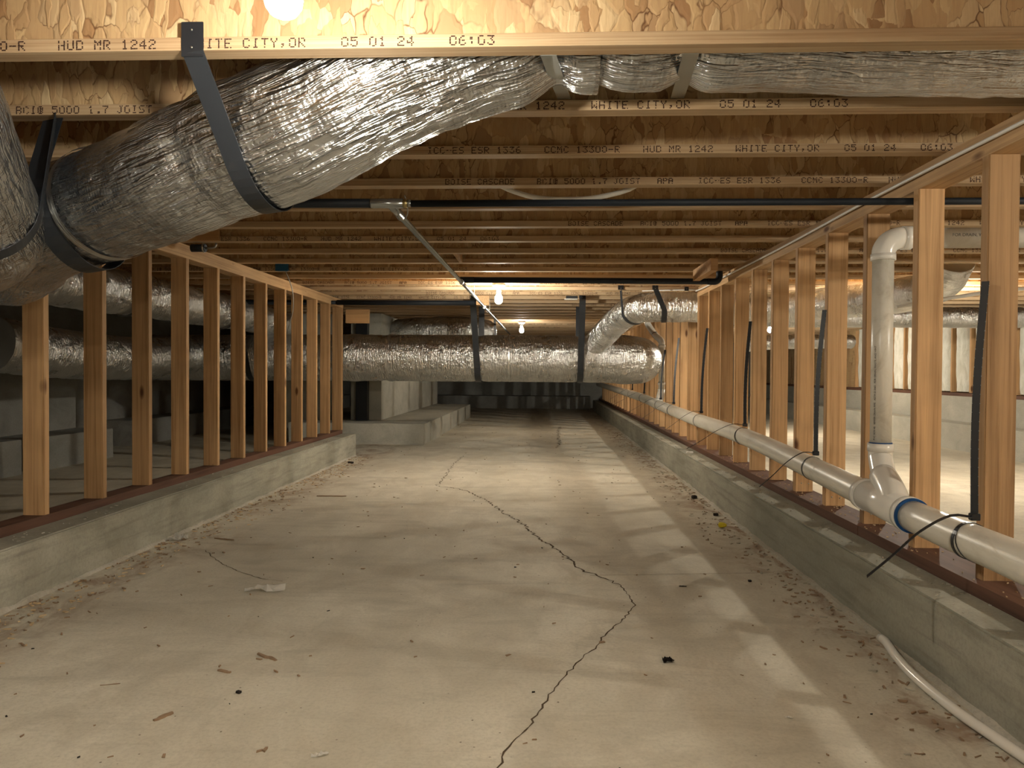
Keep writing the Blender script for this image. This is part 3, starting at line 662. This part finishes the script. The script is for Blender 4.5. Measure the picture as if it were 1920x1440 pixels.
obj('pipe_run', tube(seg_main(2.50, 16.4), MR, 40, .1), M['pvc'], dr, -DB)
def sleeve(y0, y1, r, nm='wye_fitting', m='pvcfit'): return obj(nm, tube([mainat(y0), mainat(y1)], r, 40, .05, curve=False), M[m], dr, -DB)
sleeve(2.50, 2.86, MR+.0055); sleeve(2.50, 2.53, MR+.009, 'hub_rim'); sleeve(2.83, 2.865, MR+.009, 'hub_rim'); tag(sleeve(2.490, 2.503, MR+.0075, 'primer_ring', 'primer'), 'blue primer ring')
RX, RY, RR = 1.268, 2.865, .0375
w0 = mainat(2.60); wy = [w0+Vector((.0, .0, .0)), w0+Vector((.018, .055, .060)), Vector((RX-.018, RY-.05, .505)), Vector((RX-.004, RY-.012, .548)), Vector((RX, RY, .590))]
obj('wye_branch', tube([w0, w0+Vector((.012, .065, .045)), Vector((RX-.022, RY-.075, .488))], RR+.010, 32, .02), M['pvcfit'], dr, -DB)
obj('offset_bend', tube([Vector((RX-.026, RY-.095, .476)), Vector((RX-.010, RY-.036, .520)), Vector((RX, RY, .552)), Vector((RX, RY, .590))], RR+.005, 32, .012), M['pvcfit'], dr, -DB)
obj('hub_rim', tube([(RX, RY, .572), (RX, RY, .602)], RR+.0085, 32, .05, curve=False), M['pvcfit'], dr, -DB)
tag(obj('primer_ring', tube([(RX, RY, .602), (RX, RY, .606)], RR+.003, 32, .05, curve=False), M['primer'], dr, -DB), 'blue primer ring')
obj('riser', tube([(RX, RY, .60), (RX, RY, 1.31)], RR, 32, .1, curve=False), M['pvc'], dr, -DB)
obj('hub_rim', tube([(RX, RY, 1.288), (RX, RY, 1.312)], RR+.0065, 32, .05, curve=False), M['pvcfit'], dr, -DB)
obj('elbow', tube([(RX, RY, 1.305), (RX+.003, RY, 1.330), (RX+.022, RY, 1.357), (RX+.052, RY, 1.371), (RX+.075, RY, 1.372)], RR+.0035, 32, .008), M['pvcfit'], dr, -DB)
obj('hub_rim', tube([(RX+.068, RY, 1.372), (RX+.098, RY, 1.372)], RR+.0065, 32, .05, curve=False), M['pvcfit'], dr, -DB)
obj('upper_run', tube([(RX+.09, RY, 1.372), (3.9, RY, 1.378)], RR, 32, .3, curve=False), M['pvc'], dr, -DB)
def words(s, size, loc, rot, m, parent, name='lettering', ext=.0002):
    cu = bpy.data.curves.new(name, 'FONT'); cu.body = s; cu.size = size; cu.extrude = ext; cu.align_y = 'CENTER'
    tmp = bpy.data.objects.new('tmp', cu); COL.objects.link(tmp); bpy.context.view_layer.update()
    dg = bpy.context.evaluated_depsgraph_get(); me = bpy.data.meshes.new_from_object(tmp.evaluated_get(dg))
    bpy.data.objects.remove(tmp); me.materials.clear()
    o = obj(name, me, m, parent, Vector(loc)-Vector(parent.location)); o.rotation_euler = rot; return o
words('FOR DRAIN, WASTE, AND VENT', .0165, (1.500, RY-RR-.0006, 1.377), (math.pi/2, 0, 0), M['inkp'], dr)
o = words('PVC SCH 40   SEWER DRAIN PIPE   ASTM D 2665   FOR DRAIN, WASTE, AND VENT', .0105, (RX-RR*.87, RY-RR*.56, .615), (0, 0, 0), M['inkp'], dr)
o.rotation_euler = Matrix(((0, -.50, -.87), (0, .87, -.50), (1, 0, 0))).to_euler(); o.scale = (.92, 1, 1)
dp = empty('drain_pipe', (1.255, 8.05, .55), 'smaller distant white plastic riser joining the drain line beyond the crossing duct', 'pipe'); B2 = Vector(dp.location)
q = [(1.212, 7.95, .545), (1.235, 8.0, .60), (1.255, 8.05, .66)]
obj('wye_branch', tube(q, .040, 24, .03), M['pvcfit'], dp, -B2)
obj('riser', tube([(1.255, 8.05, .66), (1.255, 8.05, 1.14)], .032, 24, .1, curve=False), M['pvc'], dp, -B2)
for z in (.66, .73, 1.13): obj('hub_rim', tube([(1.255, 8.05, z), (1.255, 8.05, z+.025)], .039, 24, .05, curve=False), M['pvcfit'], dp, -B2)
obj('elbow', tube([(1.255, 8.05, 1.15), (1.25, 8.07, 1.20), (1.21, 8.12, 1.25), (1.18, 8.18, 1.30), (1.13, 8.25, 1.40), (1.12, 8.3, 1.50)], .034, 24, .02), M['pvcfit'], dp, -B2)
obj('primer_ring', tube([(1.197, 8.15, 1.272), (1.193, 8.157, 1.280)], .0355, 24, .02, curve=False), M['black'], dp, -B2)
obj('primer_ring', tube([(1.255, 8.05, .757), (1.255, 8.05, .762)], .0345, 24, .02, curve=False), M['black'], dp, -B2)

# hangers: perforated strap, tie head, loop, loose tail
def pipe_hanger(y, top, label, seed):
    c = mainat(y); rnd = random.Random(seed); hw = (.0062, .0040, .0030)[min(seed, 2)]; t = empty('pipe_hanger', (c.x, y, c.z), label, 'strap', 'hangers along the white drain line')
    top = Vector(top)-Vector(t.location); hd = Vector((.012, -.01, MR+.016))
    P = [hd.lerp(top, i/10)+Vector((0, 0, 0))+Vector((.018*math.sin(math.pi*i/10)*-.6, 0, 0)) for i in range(11)]
    obj('strap_band', ribbon(P, [Vector((.0082, -.005, 0)) for i in range(11)], .003), M['strap'], t)
    bm = bmesh.new()
    for i in range(26):                                            # row of raised beads on both edges of the band
        p = hd.lerp(top, (i+.5)/26)+Vector((-.0108*math.sin(math.pi*(i+.5)/26), 0, 0))
        for s in (-1, 1):
            q = p+Vector((.0082, -.005, 0))*s
            bmesh.ops.create_icosphere(bm, subdivisions=1, radius=.0016, matrix=Matrix.Translation(q+Vector((-.001, -.002, 0))))
    tag(obj('edge_beads', bm, M['galv'], t), kind='stuff')
    bm = bmesh.new(); box(bm, -.013, .013, -.009, .009, -.008, .012); bmesh.ops.bevel(bm, geom=bm.edges[:], offset=.002, segments=1, affect='EDGES')
    obj('tie_head', bm, M['black'], t, hd)
    R_ = MR+.002
    obj('tie_loop', ribbon([Vector((R_*math.cos(a), -.006+.010*math.cos(a), R_*math.sin(a))) for a in [2*math.pi*i/32 for i in range(32)]], Vector((0, hw, 0)), .0018, True), M['black'], t)
    if seed % 2 == 0:
        obj('tie_loop', ribbon([Vector((R_*math.cos(a), -.035+.022*math.sin(a), R_*math.sin(a))) for a in [2*math.pi*i/32 for i in range(32)]], Vector((0, .0022, 0)), .0014, True), M['black'], t)
    s = 1+.15*rnd.uniform(-1, 1)
    T = catmull([hd+Vector((-.008, -.006, .002)), hd+Vector((-.07*s, -.02, .008)), hd+Vector((-.16*s, -.055, -.03)), hd+Vector((-.25*s, -.11, -.085)), hd+Vector((-.335*s, -.17, -.128))], .02)
    obj('tie_tail', ribbon(T, Vector((.3, .9, .3))*hw, .0018), M['black'], t)
HY = [(2.175, (1.262, 2.20, 1.13)), (3.42, (1.262, 3.43, 1.15)), (4.60, (1.262, 4.64, 1.18)), (5.86, (1.268, 5.88, 1.21)), (7.08, (1.268, 7.10, 1.19)), (7.85, (1.268, 7.9, 1.10)), (9.1, (1.268, 9.12, 1.2)), (10.3, (1.268, 10.35, 1.2))]
HL = ['black strap and cable tie holding the drain line nearest the viewer at right', 'black strap and cable tie just beyond the near white riser', 'third black strap and tie from the viewer along the drain line', 'fourth black strap and tie along the drain line, before the branch duct', 'fifth black strap with thin tie beside the distant white riser', 'thin black tie on the drain line just behind the distant riser', 'small far tie on drain line under the crossing duct end', 'farthest small tie on the drain line under the crossing duct']
for i, ((y, tp), lb) in enumerate(zip(HY, HL)): pipe_hanger(y, tp, lb, i)

tag(obj('white_hose', tube([(1.098, 2.46, .006), (1.088, 2.40, .014), (1.058, 2.26, .0165), (1.041, 2.10, .0165), (1.043, 1.90, .0165), (1.062, 1.74, .0165), (1.085, 1.5, .0165), (1.09, 1.0, .0165)], .0135, 16, .03), M['pvcfit']),
    'white flexible hose lying on the floor against the right concrete curb', 'hose')

# ------------------------------------------------------------------ bits lying on the floor
def sliver(name, x, y, L, w, ang, m, label, cat, seed, h=.005):
    rnd = random.Random(seed); bm = bmesh.new(); n = 7; rows = []
    for i in range(n):
        t = i/(n-1); ww = w*(.45+.55*math.sin(math.pi*(.12+.76*t)))*rnd.uniform(.8, 1.15); off = rnd.uniform(-.15, .15)*w
        rows.append([bm.verts.new(((t-.5)*L, off+a*ww/2, b)) for a, b in ((-1, .0004), (1, .0004), (.8, h*rnd.uniform(.7, 1.2)), (-.8, h*rnd.uniform(.7, 1.2)))])
    for a, b in zip(rows, rows[1:]):
        for k in range(4): bm.faces.new((a[k], a[(k+1) % 4], b[(k+1) % 4], b[k]))
    bm.faces.new(rows[0][::-1]); bm.faces.new(rows[-1]); bmesh.ops.recalc_face_normals(bm, faces=bm.faces)
    o = obj(name, bm, M[m], None, (x, y, 0)); o.rotation_euler = (0, 0, ang); return tag(o, label, cat)
sliver('wood_sliver', -.826, 2.195, .088, .013, -.55, 'chip', 'longest brown wood sliver on the floor, lower left of centre', 'splinter', 1)
sliver('wood_sliver', -.908, 2.083, .046, .010, -.35, 'chip', 'short dark brown splinter just left of the longest sliver', 'splinter', 2)
sliver('wood_sliver', -.939, 1.801, .050, .013, 1.05, 'chip', 'tan wood chip standing apart nearest the bottom left of the floor', 'splinter', 3)
sliver('wood_sliver', -.76, 2.09, .018, .004, -.6, 'chip', 'tiny splinter right of and below the longest sliver', 'splinter', 5)
sliver('wood_sliver', -1.619, 2.248, .034, .007, -.7, 'chip', 'small dark twig on the floor at the far left edge', 'splinter', 6)
sliver('wood_sliver', -1.18, 1.98, .05, .003, .3, 'chip', 'very thin straw on the bare floor at lower left', 'splinter', 7, .002)
sliver('wood_sliver', -1.45, 5.05, .20, .03, .05, 'chip', 'brown board splinter on the floor beside the left curb halfway back', 'splinter', 8)
sliver('wood_sliver', -1.62, 3.72, .12, .012, -.3, 'chip', 'thin dark stick by the left curb next to the white scrap', 'splinter', 9)
sliver('screw', .565, 3.025, .030, .005, -.05, 'darkchip', 'dark screw lying on the floor in the right half', 'screw', 10, .004)
sliver('wood_chip', .80, 1.98, .022, .004, -.6, 'chip', 'small brown chip on the floor right of the crack', 'splinter', 14, .002)
def crumple(name, x, y, sx, sy, sz, m, label, cat, seed, rz=0., n=7):
    bm = bmesh.new(); rnd = random.Random(seed); g = [[bm.verts.new(((i/n-.5)*sx, (j/4-.5)*sy*(1-.5*abs(2*i/n-1)), .001+sz*abs(noise.noise((i*.9+seed, j*1.1, seed))*1.6))) for j in range(5)] for i in range(n+1)]
    for i in range(n):
        for j in range(4): bm.faces.new((g[i][j], g[i+1][j], g[i+1][j+1], g[i][j+1]))
    bmesh.ops.solidify(bm, geom=bm.faces[:], thickness=.0012)
    for v in bm.verts: v.co.z = max(v.co.z, .0003)
    o = obj(name, bm, M[m], None, (x, y, 0)); o.rotation_euler = (0, 0, rz); return tag(o, label, cat)
crumple('paper_scrap', -1.084, 2.861, .155, .045, .030, 'paper', 'torn white paper scrap lying on the open floor left of centre', 'paper', 3, .1)
crumple('paper_scrap', -1.845, 3.70, .085, .06, .034, 'paper', 'crumpled pale scrap against the left curb', 'paper', 5, .5)
crumple('paper_scrap', .619, 1.882, .018, .006, .005, 'paper', 'tiny white fleck on the floor in the lower right', 'paper', 6, -.5)
crumple('paper_scrap', -.496, 1.639, .038, .016, .010, 'paper', 'small pale curled scrap at the bottom left of centre', 'paper', 9, .3)
crumple('dark_scrap', .376, 2.232, .034, .030, .016, 'darkchip', 'black curled scrap alone on the floor right of the crack', 'scrap', 11, .2)
def chunk(name, x, y, s, m, label, cat, seed):
    bm = bmesh.new(); box(bm, -s[0]/2, s[0]/2, -s[1]/2, s[1]/2, .0003, s[2]); bmesh.ops.bevel(bm, geom=bm.edges[:], offset=min(s)*.15, segments=1, affect='EDGES')
    rnd = random.Random(seed)
    for v in bm.verts: v.co.x *= rnd.uniform(.85, 1.1); v.co.y *= rnd.uniform(.85, 1.1)
    o = obj(name, bm, M[m], None, (x, y, 0)); o.rotation_euler = (0, 0, rnd.uniform(-.5, .5)); return tag(o, label, cat)
chunk('dark_block', 1.035, 5.152, (.034, .026, .022), 'darkchip', 'farther of two dark square chunks beside the right curb', 'scrap', 1)
chunk('dark_block', 1.042, 4.546, (.028, .026, .016), 'darkchip', 'nearer of two dark square chunks beside the right curb', 'scrap', 2)
chunk('dark_block', .856, 3.113, (.013, .012, .008), 'darkchip', 'little black pebble on the floor by the right curb shadow', 'scrap', 3)
chunk('dark_block', -1.788, 6.85, (.05, .03, .018), 'darkchip', 'dark chunk on the floor by the far end of the left curb', 'scrap', 4)
chunk('pebble', -.809, 1.947, (.014, .010, .007), 'darkchip', 'brown pebble on the floor below the wood slivers', 'scrap', 5)
chunk('white_chip', 1.165, 6.0, (.05, .02, .012), 'paper', 'white chip lying on top of the right curb', 'scrap', 6).location.z = .2225
y_ = empty('wire_connector', (.999, 4.188, 0), 'small yellow plastic connector on the floor near the right curb', 'connector')
o = obj('connector_shell', lathe([(.014, -.020), (.016, -.012), (.012, .010), (.008, .020), (.005, .022)], 14), M['yellow'], y_, (0, 0, .0165)); o.rotation_euler = (math.pi/2-.1, 0, .9)
o = obj('opening', lathe([(.0105, -.0212), (.0105, -.0205)], 14), M['darkchip'], y_, (0, 0, .0165)); o.rotation_euler = (math.pi/2-.1, 0, .9)

def litter(n, fx, m, name, seed, smin=.003, smax=.014, parent=None, thick=.0015):
    rnd = random.Random(seed); bm = bmesh.new()
    for _ in range(n):
        x, y, z = fx(rnd); a = rnd.uniform(0, math.pi); L = rnd.uniform(smin, smax); W_ = L*rnd.uniform(.15, .5)
        u = Vector((math.cos(a), math.sin(a), 0))*L; v = Vector((-math.sin(a), math.cos(a), 0))*W_; b = Vector((x, y, z+.0004)); t = Vector((0, 0, thick*rnd.uniform(.5, 2)))
        P = [b-u-v, b+u-v*.4, b+u*.8+v, b-u*.7+v]; lo = [bm.verts.new(p) for p in P]; hi = [bm.verts.new(p+t+Vector((0, 0, rnd.uniform(0, .002)))) for p in P]
        bm.faces.new(hi)
        for i in range(4): bm.faces.new((lo[i], lo[(i+1) % 4], hi[(i+1) % 4], hi[i]))
    bmesh.ops.recalc_face_normals(bm, faces=bm.faces)
    return tag(obj(name, bm, M[m], parent), kind='stuff')
edgeL = lambda r: (-1.89+abs(r.gauss(0, .12)), 1.6+5.8*r.random()**1.4, 0)
edgeR = lambda r: (1.09-abs(r.gauss(0, .10)), 1.7+9*r.random()**1.2, 0)
allf = lambda r: (r.uniform(-1.75, 1.0), 1.6+13*r.random()**1.5, 0)
tag(litter(420, edgeL, 'chipl', 'wood_shavings', 1), 'pale wood shavings scattered along the left curb', 'shavings')
tag(litter(380, edgeL, 'chip', 'wood_shavings', 2), 'brown wood crumbs scattered along the left curb', 'shavings')
tag(litter(420, edgeR, 'chip', 'wood_shavings', 3), 'brown wood crumbs scattered along the right curb', 'shavings')
tag(litter(160, edgeR, 'mortar', 'mortar_crumbs', 4), 'pale mortar crumbs beside the right curb', 'crumbs')
tag(litter(260, allf, 'chip', 'floor_debris', 5, .003, .011), 'fine brown debris sprinkled over the aisle floor', 'debris')
tag(litter(60, allf, 'darkchip', 'floor_debris', 6, .002, .006), 'tiny dark specks sprinkled over the aisle floor', 'debris')
tag(litter(260, lambda r: (r.uniform(1.12, 1.24), 1.5+6*r.random(), .2225), 'mortar', 'curb_dust', 7, .002, .006), 'pale crumbs of sawdust on top of the right curb', 'dust')
tag(litter(200, lambda r: (r.uniform(1.25, 1.37), 1.5+4*r.random(), .2622), 'chipl', 'curb_dust', 8, .002, .005), 'pale sawdust on the dark sill plate between right studs', 'dust')
tag(litter(120, lambda r: (r.uniform(-2.03, -1.92), 2.4+4.8*r.random(), .2225), 'mortar', 'curb_dust', 9, .002, .007), 'pale crumbs on top of the left curb', 'dust')
